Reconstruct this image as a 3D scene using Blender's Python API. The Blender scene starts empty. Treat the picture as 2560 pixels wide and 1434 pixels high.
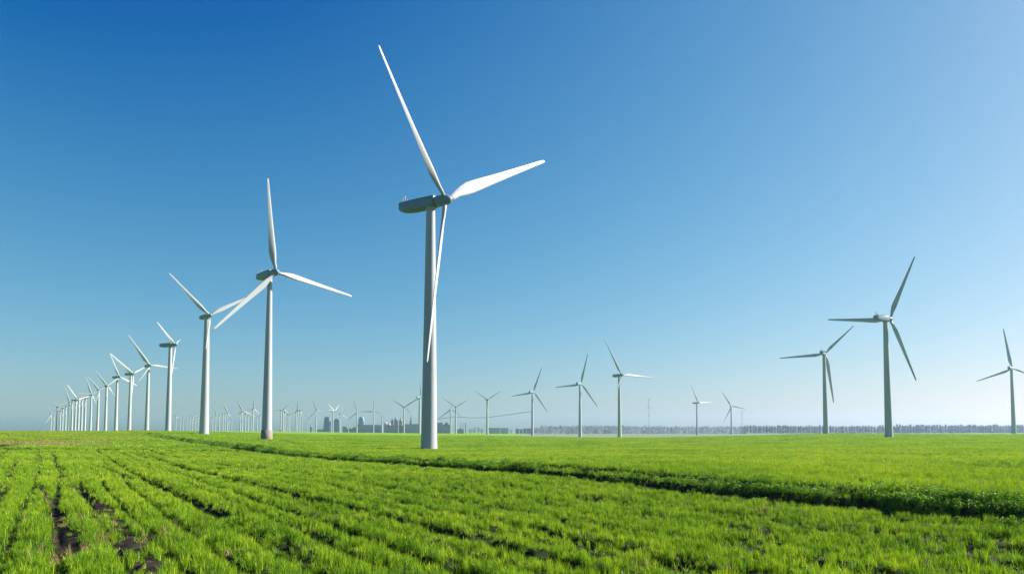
import bpy, math, random
import numpy as np
from mathutils import Vector, Matrix
random.seed(7)
rng = np.random.default_rng(11)
SC = bpy.context.scene
COL = SC.collection

# ------------------------------------------------------------------ camera
F = 1828.0; CX = 1280.0; CY = 966.0; W, HH = 2560.0, 1434.0
PITCH = math.radians(3.5)
CAMH = 4.1
SUN_AZ = math.radians(73.0)      # to the right of the view axis
SUN_EL = math.radians(32.0)
cd = bpy.data.cameras.new('camera'); cam = bpy.data.objects.new('camera', cd); COL.objects.link(cam)
cam.location = (0, 0, CAMH); cam.rotation_euler = (math.pi/2 + PITCH, 0, 0)
cd.sensor_fit = 'HORIZONTAL'; cd.sensor_width = 36.0; cd.lens = 36.0*F/W
cd.shift_y = (CY - HH/2)/W; cd.clip_start = 0.1; cd.clip_end = 30000
SC.camera = cam

def ray(u, v):
    r = (u-CX)/F; up = -(v-CY)/F
    return Vector((r, math.cos(PITCH)-math.sin(PITCH)*up, math.sin(PITCH)+math.cos(PITCH)*up))
def at(u, v, d):                       # the point seen at photo pixel (u, v) at ground distance d along the view axis
    q = ray(u, v); return Vector((0, 0, CAMH)) + q*(d/q.y)
def on_ground(u, v):                   # flat-field estimate
    q = ray(u, v); t = -CAMH/q.z; return (q.x*t, q.y*t)

# ------------------------------------------------------------------ tags
def tag(o, label=None, cat=None, group=None, kind=None):
    if label: o['label'] = label
    if cat: o['category'] = cat
    if group: o['group'] = group
    if kind: o['kind'] = kind
    return o
def empty(name, loc):
    o = bpy.data.objects.new(name, None); COL.objects.link(o); o.location = loc
    o.empty_display_size = 0.5
    return o
def link(name, me, parent=None):
    o = bpy.data.objects.new(name, me); COL.objects.link(o)
    if parent: o.parent = parent
    return o
def mesh(name, verts, faces, mat, smooth=False):
    me = bpy.data.meshes.new(name)
    me.from_pydata([tuple(v) for v in verts], [], faces)
    if mat: me.materials.append(mat)
    if smooth:
        me.polygons.foreach_set('use_smooth', [True]*len(me.polygons))
    me.update()
    return me

# ------------------------------------------------------------------ materials
def newmat(name):
    m = bpy.data.materials.new(name); m.use_nodes = True
    nt = m.node_tree; nt.nodes.clear()
    out = nt.nodes.new('ShaderNodeOutputMaterial')
    return m, nt, out
def N(nt, t, **kw):
    n = nt.nodes.new(t)
    for k, v in kw.items():
        if k in n.inputs: n.inputs[k].default_value = v
        else: setattr(n, k, v)
    return n
ALB = 0.76
def ramp(nt, stops, fac):
    r = nt.nodes.new('ShaderNodeValToRGB'); el = r.color_ramp.elements
    while len(el) > 1: el.remove(el[-1])
    el[0].position = stops[0][0]; el[0].color = (*[q*ALB for q in stops[0][1]], 1)
    for p, c in stops[1:]:
        e = el.new(p); e.color = (*[q*ALB for q in c], 1)
    nt.links.new(fac, r.inputs[0])
    return r
def noisy(name, c1, c2, scale, rough=0.6, spec=0.3, stretch=(1,1,1), detail=4):
    m, nt, out = newmat(name)
    tc = N(nt, 'ShaderNodeTexCoord'); mp = N(nt, 'ShaderNodeMapping'); mp.inputs['Scale'].default_value = stretch
    nt.links.new(tc.outputs['Object'], mp.inputs[0])
    nz = N(nt, 'ShaderNodeTexNoise', Scale=scale, Detail=float(detail)); nt.links.new(mp.outputs[0], nz.inputs['Vector'])
    rp = ramp(nt, [(0.3, c1), (0.7, c2)], nz.outputs['Fac'])
    b = N(nt, 'ShaderNodeBsdfPrincipled'); b.inputs['Roughness'].default_value = rough
    b.inputs['Specular IOR Level'].default_value = spec
    nt.links.new(rp.outputs[0], b.inputs['Base Color']); nt.links.new(b.outputs[0], out.inputs[0])
    return m
M = {}
M['tower'] = noisy('white tower paint', (0.435,0.475,0.515), (0.475,0.51,0.54), 0.35, 0.6, 0.2, (1,1,0.12))
M['blade'] = noisy('white blade gelcoat', (0.43,0.465,0.50), (0.47,0.50,0.53), 0.2, 0.45, 0.3)
M['nacelle'] = noisy('pale grey nacelle shell', (0.16,0.26,0.32), (0.20,0.30,0.36), 0.5, 0.5, 0.3)
M['band'] = noisy('tan base paint', (0.25,0.215,0.18), (0.31,0.27,0.225), 1.2, 0.7, 0.2)
M['seam'] = noisy('seam grey', (0.42,0.43,0.44), (0.48,0.49,0.49), 2.0, 0.6, 0.2)
M['red'] = noisy('red lamp housing', (0.45,0.06,0.04), (0.5,0.08,0.05), 3.0, 0.4, 0.4)
M['grey_metal'] = noisy('grey metal', (0.25,0.26,0.28), (0.32,0.33,0.34), 1.0, 0.5, 0.4)

# ------------------------------------------------------------------ turbines: where they stand
# base pixel, hub pixel, blade tip pixels, side seen (F front, R rear), hub height
def z1(x, y): return (80+x/4.48, 780+y/4.48)
def z2(x, y): return (380+x/3.0519, 640+y/3.0519)
def z8(x, y): return (400+x/8.0, 960+y/8.0)
def zt(x, y): return (660+x/10.242, 960+y/10.242)
def z5(x, y): return (780+x/7.966, 940+y/7.966)
def z6(x, y): return (1080+x/4.129, 820+y/4.129)
def z7(x, y): return (1680+x/7.545, 920+y/7.545)
def zr(x, y): return (1920+x/2.9275, 620+y/2.9275)
def zq(x, y): return (2200+x/4.48, 790+y/4.48)
T = []
def turb(base, hub, tips, mode='F', H=60.0, HS=1.0, phi=None, label='', group=None, sc=1.0, kind='big'):
    T.append(dict(base=base, hub=hub, tips=tips, mode=mode, H=H*HS, label=label, group=group, sc=sc, kind=kind, phi=phi))
ROW = 'turbines in the long receding row'
turb((1072.5,1120), (1111,506), [(943,114),(1357,405),(1063,906)], label='tallest white wind turbine, its lowest blade crossing the tower', sc=1.0, phi=56)
turb((666.5,1097), (687,684), [(669,446),(878.5,741.5),(532,822)], label='white wind turbine with tan painted band at the foot of its tower', sc=0.95, group=ROW)
turb((510,1084), (526,790), [(422,682),(641,734),(514,872)], label='white wind turbine whose blade meets a blade of the tan footed turbine', sc=0.8, group=ROW)
turb((420,1076), z1(1535,365), [z1(1400,108),z1(1662,305),z1(1564,690)], label='white turbine with dark nacelle, fourth largest in the receding row', group=ROW)
turb((366.5,1076), z1(1292,598), [z1(1075,252),z1(1628,633),z1(1193,777)], label='white turbine with long level blade reaching behind the next bigger tower', group=ROW)
turb((322.5,1076), z1(1103,690), [z1(872,458),z1(1283,606),z1(1110,960)], label='white turbine whose upper blade makes a peak with its neighbour blade', group=ROW)
turb((289,1076), z1(950,725), [z1(873,458),z1(1176,822),z1(838,828)], label='white turbine with steep upper blade and a blade crossing the next tower', group=ROW)
ORD = ['first','second','third','fourth','fifth','sixth','seventh','eighth','ninth','tenth','eleventh','twelfth','thirteenth','fourteenth','fifteenth','sixteenth','seventeenth','eighteenth','nineteenth']
left_row = [ (820,825,[(705,645),(925,940),(665,920)]), (732,872,[(618,710),(835,832),(720,1000)]),
    (652,925,[(600,720),(722,1032),(515,905)]), (588,960,[(640,940),(500,975),(590,1060)]), (550,965,[(520,900),(610,955),(552,1050)]),
    (515,970,[(590,960),(480,985),(516,1060)]), (480,982,[(392,805),(640,940),(482,1080)]), (442,988,[(500,940),(405,1000),(444,1080)]),
    (406,1005,[(365,835),(498,942),(290,1045)]), (372,1052,[(318,1062),(400,1010),(374,1140)]), (338,1075,[(316,1050),(380,1050),(340,1160)]),
    (310,1105,[(243,1060),(345,1080),(312,1180)]), (274,1060,[(222,990),(330,1110),(262,1110)]), (240,1142,[(272,1128),(212,1150),(241,1200)]), (208,1135,[(181,1060),(284,1132),(149,1245)]) ]
for i, (x, y, tp) in enumerate(left_row):
    bu = 80+x/4.48
    turb((bu,1076), z1(x,y), [z1(*q) for q in tp], label='white turbine, %s from the largest one in the receding row' % ORD[min(i+7,18)] if i+7 < 19 else 'farthest', group=ROW, kind='small', H=60 if i < 3 else (52 if i < 6 else (46 if i < 10 else 38)))
T[-1]['label'] = 'last white turbine where the receding row shrinks into the haze'
T[-2]['label'] = 'last but one white turbine at the far end of the receding row'
T[-3]['label'] = 'third from last white turbine at the far end of the receding row'
T[-4]['label'] = 'fourth from last white turbine at the far end of the receding row'
# haze cluster 1
c1 = [(310,640,[(266,540),(395,690),(318,720)]),(400,690,[(310,640),(455,688),(400,790)]),(458,690,[(450,585),(530,690),(400,692)]),(530,690,[(460,690),(590,682),(530,790)]),
      (592,680,[(636,520),(645,672),(530,690)]),(645,672,[(592,682),(770,612),(645,780)]),(705,660,[(770,615),(650,672),(705,770)]),(752,650,[(772,612),(700,650),(752,760)])]
G1 = 'tiny turbines between the fourth and third towers of the row'
for i, (x, y, tp) in enumerate(c1):
    turb((400+x/8.0,1077.5), z8(x,y), [z8(*q) for q in tp], H=26, group=G1, kind='small', label='tiny pale turbine, %s in the knot beside the third big tower' % ['outermost','second']['outermost' != 'outermost' or i>0] if i < 2 else 'tiny pale turbine, %s in the knot beside the third big tower' % (ORD[i] if i < 7 else 'closest'))
c2 = [(1045,640,[(960,668),(1110,615),(1045,760)]),(1105,612,[(1085,400),(1190,600),(960,665)]),(1182,600,[(1110,615),(1250,590),(1180,720)]),(1250,590,[(1180,600),(1320,580),(1250,700)]),
      (1292,585,[(1240,595),(1350,580),(1290,690)]),(1342,580,[(1246,345),(1430,690),(1240,600)]),(1372,700,[(1340,640),(1420,690),(1370,790)]),(1430,700,[(1345,585),(1470,640),(1432,800)]),
      (1602,560,[(1560,465),(1460,612),(1602,680)]),(1634,535,[(1516,262),(1465,602),(1925,660)]),(1702,590,[(1640,545),(1800,620),(1700,720)]),(1758,620,[(1690,560),(1850,650),(1756,740)]),
      (1815,640,[(1760,620),(1905,655),(1815,750)]),(1850,485,[(1886,252),(2004,622),(1650,560)]),(1940,640,[(1870,650),(2000,620),(1940,740)]),(1996,625,[(1950,640),(2010,600),(1996,740)])]
G2 = 'far turbines between the third tower and the tan footed tower'
for i, (x, y, tp) in enumerate(c2):
    bx = x
    turb((400+bx/8.0,1077.5), z8(x,y), [z8(*q) for q in tp], H=32, group=G2, kind='small', label='far white turbine, %s past the third big tower before the tan footed one' % ORD[i])
c3 = [(422,650,[(300,630),(480,640),(420,760)]),(480,640,[(838,412),(195,648),(640,768)]),(520,690,[(480,640),(600,750),(512,820)]),(600,765,[(520,700),(690,770),(600,860)]),
      (645,770,[(560,740),(760,740),(645,870)]),(808,700,[(740,745),(850,670),(803,820)]),(850,660,[(846,365),(650,770),(870,850)]),(905,668,[(982,590),(965,850),(848,660)]),
      (968,855,[(908,668),(905,872),(1104,900)]),(1105,900,[(1010,870),(1050,780),(1112,1000)]),(1165,860,[(1330,665),(1030,780),(1160,980)]),(1332,655,[(1238,395),(1540,737),(1168,865)])]
G3 = 'far turbines between the tan footed tower and the city'
for i, (x, y, tp) in enumerate(c3):
    turb((660+x/10.242,1078.5), zt(x,y), [zt(*q) for q in tp], H=36, group=G3, kind='small', label='far white turbine, %s past the tan footed tower on the way to the city' % ORD[i])
T[-1]['label'] = 'far white turbine with three clear blades standing just before the first city tower'
G4 = 'turbines standing in front of the city'
turb((832,1081), zt(1775,680), [zt(1635,500),zt(1935,515),zt(1655,655)], mode='F', group=G4, kind='small', HS=0.72, label='pale turbine between the ribbed blue tower and its teal neighbour')
turb((850,1081), zt(1965,770), [zt(2032,545),zt(2160,890),zt(1800,882)], group=G4, kind='small', HS=0.72, H=58, label='white turbine with steep blade over the pointed teal city tower')
turb((871,1081), zt(2165,893), [zt(2340,740),zt(1980,780),zt(2130,1010)], group=G4, kind='small', HS=0.72, H=46, label='short turbine in front of the dark low city roofs')
turb((891.5,1081.5), zt(2365,715), [zt(2300,410),zt(2170,885),zt(2460,728)], mode='R', group=G4, kind='small', HS=0.72, label='grey turbine just beside the domed blue city tower')
turb((933.5,1082), z5(1222,695), [z5(1230,470),z5(965,705),z5(1378,765)], mode='R', group=G4, kind='small', HS=0.72, label='turbine with one blade straight up over the long low block')
turb((954.5,1082), z5(1388,800), [z5(1380,735),z5(1340,830),z5(1400,900)], group=G4, kind='small', HS=0.72, H=42, label='small turbine at the end of the long low block')
turb((995.5,1082), z5(1716,890), [z5(1716,820),z5(1690,930),z5(1745,930)], group=G4, kind='small', HS=0.72, H=36, label='small bare looking turbine among the brown spires')
turb((1009.5,1082), z5(1815,612), [z5(1600,470),z5(2135,425),z5(1965,752)], mode='R', group=G4, kind='small', HS=0.72, label='dark turbine with wide spread blades above the brown spires')
turb((1048.5,1082), z5(2143,420), [z5(2143,90),z5(2010,500),z5(2290,560)], mode='R', group=G4, kind='small', HS=0.72, label='dark turbine half hidden behind the tallest tower')
turb((1126,1083), z6(218,835), [z6(205,770),z6(60,935),z6(300,910)], mode='R', group=G4, kind='small', HS=0.72, label='grey turbine just behind the white one past the tallest tower')
turb((1139,1083), z6(245,812), [z6(110,718),z6(368,740),z6(243,930)], group=G4, kind='small', HS=0.72, label='white turbine with V shaped blades beside the gabled hall')
turb((1218,1085), z6(568,738), [z6(430,640),z6(705,650),z6(568,880)], mode='F', group=G4, kind='small', HS=0.72, label='grey turbine with V shaped blades beside the low town roofs')
G5 = 'turbines along the edge of the field'
turb((1331,1088), z6(1040,657), [z6(1132,407),z6(818,700),z6(1186,858)], mode='R', group=G5, label='dark turbine, smaller of the pair with matching three bladed pose')
turb((1450.5,1092), z6(1531,573), [z6(1607,265),z6(1270,608),z6(1704,808)], mode='R', group=G5, label='dark turbine, larger of the pair with matching three bladed pose')
turb((1549,1091), z6(1962,485), [z6(1780,110),z6(2290,512),z6(1862,762)], mode='F', group=G5, label='white bladed turbine on a grey tower in front of the wood')
turb((1743,1087), z7(488,650), [z7(340,285),z7(760,648),z7(472,810)], mode='F', group=G5, label='small turbine with dark nacelle and level white blade before the wood')
turb((1829,1086), z7(1128,712), [z7(938,430),z7(1388,770),z7(978,998)], mode='R', group=G5, label='small grey turbine beside the thin wire mast')
turb((2065,1083), zr(420,768), [zr(628,567),zr(82,803),zr(478,1130)], mode='R', group=G5, label='dark turbine just behind the biggest dark turbine')
turb((2222.5,1092), zr(893,515), [zr(1073,60),zr(433,521),zr(1080,970)], mode='R', group=G5, label='biggest dark turbine with a level blade and pinkish tower foot')
turb((2535,1082), zq(1527,583), [zq(1382,138),zq(1077,728),zq(1760,690)], mode='R', group=G5, label='dark turbine cut by the picture edge')

OVER = 4.3
def angdiff(a, b): return (a-b+math.pi) % (2*math.pi) - math.pi
def solve(t):
    ub, vb = t['base']; uh, vh = t['hub']
    rb, rh = ray(ub, vb), ray(ub, vh)
    d = t['H'] / (rh.z/rh.y - rb.z/rb.y)
    B = at(ub, vb, d); hz = at(ub, vh, d).z
    a = math.atan2(B.x, B.y)
    k = (d/178.0); over = OVER*t['sc']
    best = None
    for ph in ((t['phi'],) if t['phi'] else range(12, 84, 2)):
        p = math.radians(ph)
        n = (a+math.pi-p) if t['mode'] == 'F' else (a+p)
        tl = math.radians(1.5)
        nv = Vector((math.sin(n)*math.cos(tl), math.cos(n)*math.cos(tl), math.sin(tl)))
        hub = Vector((B.x, B.y, hz)) + Vector((nv.x, nv.y, 0))*over
        up = Vector((0,0,1)) - nv*nv.z; up.normalize(); rt = up.cross(nv)
        pts = []; ok = True
        for (u, v) in t['tips']:
            q = ray(u, v); o = Vector((0,0,CAMH)); den = q.dot(nv)
            if abs(den) < 1e-4: ok = False; break
            s = (hub-o).dot(nv)/den
            if s < 0: ok = False; break
            w = o+q*s-hub
            pts.append((math.atan2(w.dot(rt), w.dot(up)), w.length))
        if not ok: continue
        Ls = [q[1] for q in pts]; m = sum(Ls)/3
        lc = sum((l/m-1)**2 for l in Ls)
        an = sorted(q[0] % (2*math.pi) for q in pts)
        gaps = [(an[1]-an[0]), (an[2]-an[1]), (an[0]-an[2]) % (2*math.pi)]
        gc = sum((g-2.094)**2 for g in gaps)
        c = lc*2 + gc
        if best is None or c < best[0]:
            best = (c, ph, n, nv, hub, up, rt, pts, m)
    t['d'] = d; t['B'] = B; t['sol'] = best
    return t
for t in T: solve(t)

# ------------------------------------------------------------------ terrain
CANOPY = 0.24
cps = []; CPX = []
def cp(u, v, d, off=0.0):
    p = at(u, v, d); cps.append((math.atan2(p.x, p.y), math.log(max(math.hypot(p.x, p.y), 5)/20), p.z-off)); CPX.append((len(cps)-1, p.x, p.y))
for a in (-0.9,-0.55,-0.25,0.0,0.25,0.55,0.9):
    for d in (6, 14, 28, 48, 75):
        cps.append((a, math.log(d/20), 0.0))
for t in T:
    if t['d'] < 1600: cp(t['base'][0], t['base'][1], t['d'], CANOPY)
for (u, v) in ((0,1076),(250,1076),(450,1077)):
    for d in (600, 1200): cp(u, v, d, CANOPY)
for (u, v) in ((0,1076.5),(200,1076.5),(450,1077.5),(600,1078.2),(760,1079.5),(900,1081.5),(1050,1082),(1180,1083)):
    cp(u, v, 2300)
for (u, v, d) in ((0,1095,250),(260,1097,260),(800,1084,700),(1000,1086,700),(1200,1088,650),(1330,1090,650),(1450,1092,650),(1640,1092,650),(1780,1089.5,600),(1900,1088,550),(2350,1084,600),
                  (1330,1086.5,1400),(1450,1088.5,1400),(1620,1088,1400),(1760,1086,1400),(1900,1085,1300),(2200,1083.5,1300),(2500,1083,1300)):
    cp(u, v, d, CANOPY if d < 1000 else 0)
for u in (1330,1500,1700,1900,2100,2300,2560): cp(u, 1083.5, 1950)
for u in (0, 600, 1200, 1900, 2560): cp(u, 1080 if u > 700 else 1077, 4800)
for a in (-1.2, 1.2):
    for d in (300, 1500, 4800): cps.append((a, math.log(d/20), 1.0))
def tps(x, y):
    a = np.clip(np.arctan2(x, y), -1.2, 1.2)*AS; b = np.log(np.clip(np.hypot(x, y), 6, 5000)/20)
    out = np.empty(len(x))
    for i in range(0, len(x), 20000):
        q = np.c_[a[i:i+20000], b[i:i+20000]]
        r2 = ((q[:,None,:]-P[None,:,:])**2).sum(-1)
        out[i:i+20000] = K(r2)@coef[:nP] + coef[nP] + q@coef[nP+1:]
    return out
def hash2(ix, iy, s):
    h = (ix.astype(np.int64)*374761393 + iy.astype(np.int64)*668265263 + s*974711) & 0x7fffffff
    h = (h ^ (h >> 13))*1274126177 & 0x7fffffff
    return ((h ^ (h >> 16)) & 0xffff)/65535.0
def vnoise(x, y, s=0):
    ix = np.floor(x); iy = np.floor(y); fx = x-ix; fy = y-iy
    fx = fx*fx*(3-2*fx); fy = fy*fy*(3-2*fy)
    a = hash2(ix,iy,s); b = hash2(ix+1,iy,s); c = hash2(ix,iy+1,s); d = hash2(ix+1,iy+1,s)
    return (a*(1-fx)+b*fx)*(1-fy)+(c*(1-fx)+d*fx)*fy
def fbm(x, y, s=0, o=3):
    r = 0; am = 0.5; t = 0
    for i in range(o):
        r = r+am*vnoise(x*2**i, y*2**i, s+i*17); t += am; am *= 0.5
    return r/t
def sstep(a, b, x):
    t = np.clip((x-a)/(b-a), 0, 1); return t*t*(3-2*t)
T0 = (150-CX)/F                              # direction of the crop rows
def srow(x, y): return x - T0*y              # offset across the rows
DITCH = CAMH/0.0955
def ditch_s(x, y):
    s = srow(x, y); w = (fbm(y/23.0, y*0+3.3, 5)-0.5)*3.2 + (fbm(y/4.0, y*0+8.1, 6)-0.5)*2.4
    return s - DITCH - w
# bare-soil tracks and thin gaps, as lines on the ground
def gline(pts): return np.array([on_ground(*p) for p in pts])
SOIL = [(gline([(128,1132),(145,1165),(160,1190),(178,1212),(205,1232),(245,1262),(290,1300),(345,1385),(380,1440)]), 0.75),
        (gline([(98,1212),(112,1236),(140,1285),(165,1325),(190,1392)]), 0.62),
        (gline([(110,1234),(200,1235),(282,1233)]), 1.1),
        (gline([(45,1366),(100,1364),(165,1362)]), 0.5),
        (gline([(48,1150),(20,1195),(-20,1250)]), 0.55), (gline([(55,1100),(30,1125),(-10,1150)]), 0.8),
        (gline([(250,1140),(275,1185),(300,1215)]), 0.3),(gline([(95,1105),(100,1150),(95,1190)]), 0.5)]
GAPS = [(gline([(700,1098),(860,1097),(1060,1097.5),(1200,1096)]), 1.6), (gline([(860,1115),(960,1117),(1060,1119),(1150,1118),(1260,1114)]), 1.2),
        (gline([(420,1097),(560,1099),(700,1105),(760,1118)]), 1.2), (gline([(230,1100),(330,1122),(480,1148),(600,1165),(760,1180)]), 0.45),
        (gline([(1640,1130),(1880,1143),(2120,1147),(2360,1153),(2560,1160)]), 0.7), (gline([(1860,1124),(2020,1128),(2250,1138),(2560,1143)]), 0.6),
        (gline([(2230,1106),(2420,1107),(2560,1108)]), 1.8), (gline([(1200,1114),(1420,1106),(1640,1104)]), 0.9), (gline([(2150,1101),(2250,1101)]), 1.8),
        (gline([(1190,1127),(1480,1127),(1760,1133)]), 0.5),
        (gline([(330,1130),(470,1170),(600,1205),(820,1265)]), 0.4), (gline([(250,1165),(420,1230),(560,1290)]), 0.35)]
def seg_dist(x, y, pl):
    best = np.full(len(x), 1e9)
    for (ax, ay), (bx, by) in zip(pl[:-1], pl[1:]):
        dx, dy = bx-ax, by-ay; L = dx*dx+dy*dy
        t = np.clip(((x-ax)*dx+(y-ay)*dy)/L, 0, 1)
        best = np.minimum(best, np.hypot(x-ax-t*dx, y-ay-t*dy))
    return best
def masks(x, y):
    """soil 0..1 (bare earth), thin 0..1 (missing crop in furrows and gaps)"""
    n1 = fbm(x*0.9, y*0.9, 21); n2 = fbm(x*0.25, y*0.25, 31)
    soil = np.zeros(len(x))
    for pl, w in SOIL:
        d = seg_dist(x, y, pl)
        soil = np.maximum(soil, 1-sstep(w*0.28, w*0.85, d+(n1-0.5)*w*1.3))
    # worn ground along the near left
    sx = srow(x, y)
    worn = np.exp(-((sx-2.6)/2.6)**2)*sstep(75, 25, y)*sstep(14, 20, y)
    soil = np.maximum(soil, sstep(0.62, 0.74, fbm(x*0.7, y*0.35, 41))*worn*0.95)
    thin = np.zeros(len(x))
    for pl, w in GAPS:
        d = seg_dist(x, y, pl); thin = np.maximum(thin, 1-sstep(w*0.8, w*1.8, d+(n1-0.5)*w*1.6))
    # crop rows on the near side of the ditch
    ph = (sx + (fbm(sx*0.2, y*0.02, 51)-0.5)*1.6)/1.95
    fr = np.abs(ph-np.round(ph))
    side = sstep(0.6, -0.8, ditch_s(x, y))
    wv = fbm(sx*0.12, y*0.03, 61)
    near_dim = 0.75+0.25*sstep(34, 60, y)
    row = (1-sstep(0.05, 0.17, fr+(n1-0.5)*0.08))*(0.55+0.45*sstep(0.30, 0.44, wv+(n2-0.5)*0.2))*side*sstep(900, 120, y)*near_dim
    thin = np.maximum(thin, row)
    p3 = (sx + (fbm(sx*0.15, y*0.015, 151)-0.5)*2.6)/3.9
    f3 = np.abs(p3-np.round(p3))*3.9
    row3 = (1-sstep(0.24, 0.60, f3+(n1-0.5)*0.35))*sstep(4, 9, sx)*side*(0.25+0.75*sstep(0.32, 0.48, fbm(sx*0.3, y*0.05, 161)))*sstep(420, 150, y)
    thin = np.maximum(thin, row3)
    row2 = (1-sstep(0.03, 0.10, fr+(n1-0.5)*0.12))*sstep(0.5, 0.62, n2)*(1-side)*0.6
    thin = np.maximum(thin, row2)
    thin = np.maximum(thin, sstep(0.67, 0.77, fbm(x*1.1, y*0.7, 71))*0.9)
    return np.clip(soil, 0, 1), np.clip(thin, 0, 1)
def detail(x, y):
    s = ditch_s(x, y)
    fade = sstep(700, 320, y)
    dz = (0.55*sstep(0.0, 0.55, s)+0.42*sstep(1.5, 2.1, s+(fbm(x*0.5, y*0.5, 97)-0.5)*2.2))*fade*sstep(400,60,s) - 0.45*np.exp(-((s+0.25)/0.50)**2)*sstep(420, 200, y)*(0.45+0.9*sstep(120,40,y))
    dz = dz + (fbm(x*0.22, y*0.22, 91)-0.5)*0.22*sstep(500,200,y)
    sx = srow(x, y); ph = (sx + (fbm(sx*0.2, y*0.02, 51)-0.5)*1.6)/1.95
    p3 = (sx + (fbm(sx*0.15, y*0.015, 151)-0.5)*2.6)/3.9
    dz = dz - 0.16*np.exp(-((p3-np.round(p3))*3.9/0.6)**2)*sstep(4,9,sx)*sstep(0.6,-0.8,s)*sstep(400,150,y)
    dz = dz - 0.06*np.cos(2*math.pi*ph)*sstep(0.6,-0.8,s)*sstep(300,120,y)
    return dz
cps = np.array(cps)
for i_, x_, y_ in CPX: cps[i_,2] -= float(detail(np.array([x_]), np.array([y_]))[0])
AS = 2.2
def K(r2): return 0.5*r2*np.log(r2+1e-12)
P = np.c_[cps[:,0]*AS, cps[:,1]]
nP = len(P)
D2 = ((P[:,None,:]-P[None,:,:])**2).sum(-1)
A = np.zeros((nP+3, nP+3)); A[:nP,:nP] = K(D2)+np.eye(nP)*0.002
A[:nP,nP] = 1; A[:nP,nP+1:] = P; A[nP,:nP] = 1; A[nP+1:,:nP] = P.T
coef = np.linalg.solve(A, np.r_[cps[:,2], 0, 0, 0])
def ground_z(x, y, m=None):
    so, th = masks(x, y) if m is None else m
    return tps(x, y) + detail(x, y) - 0.10*so - 0.16*th

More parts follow.
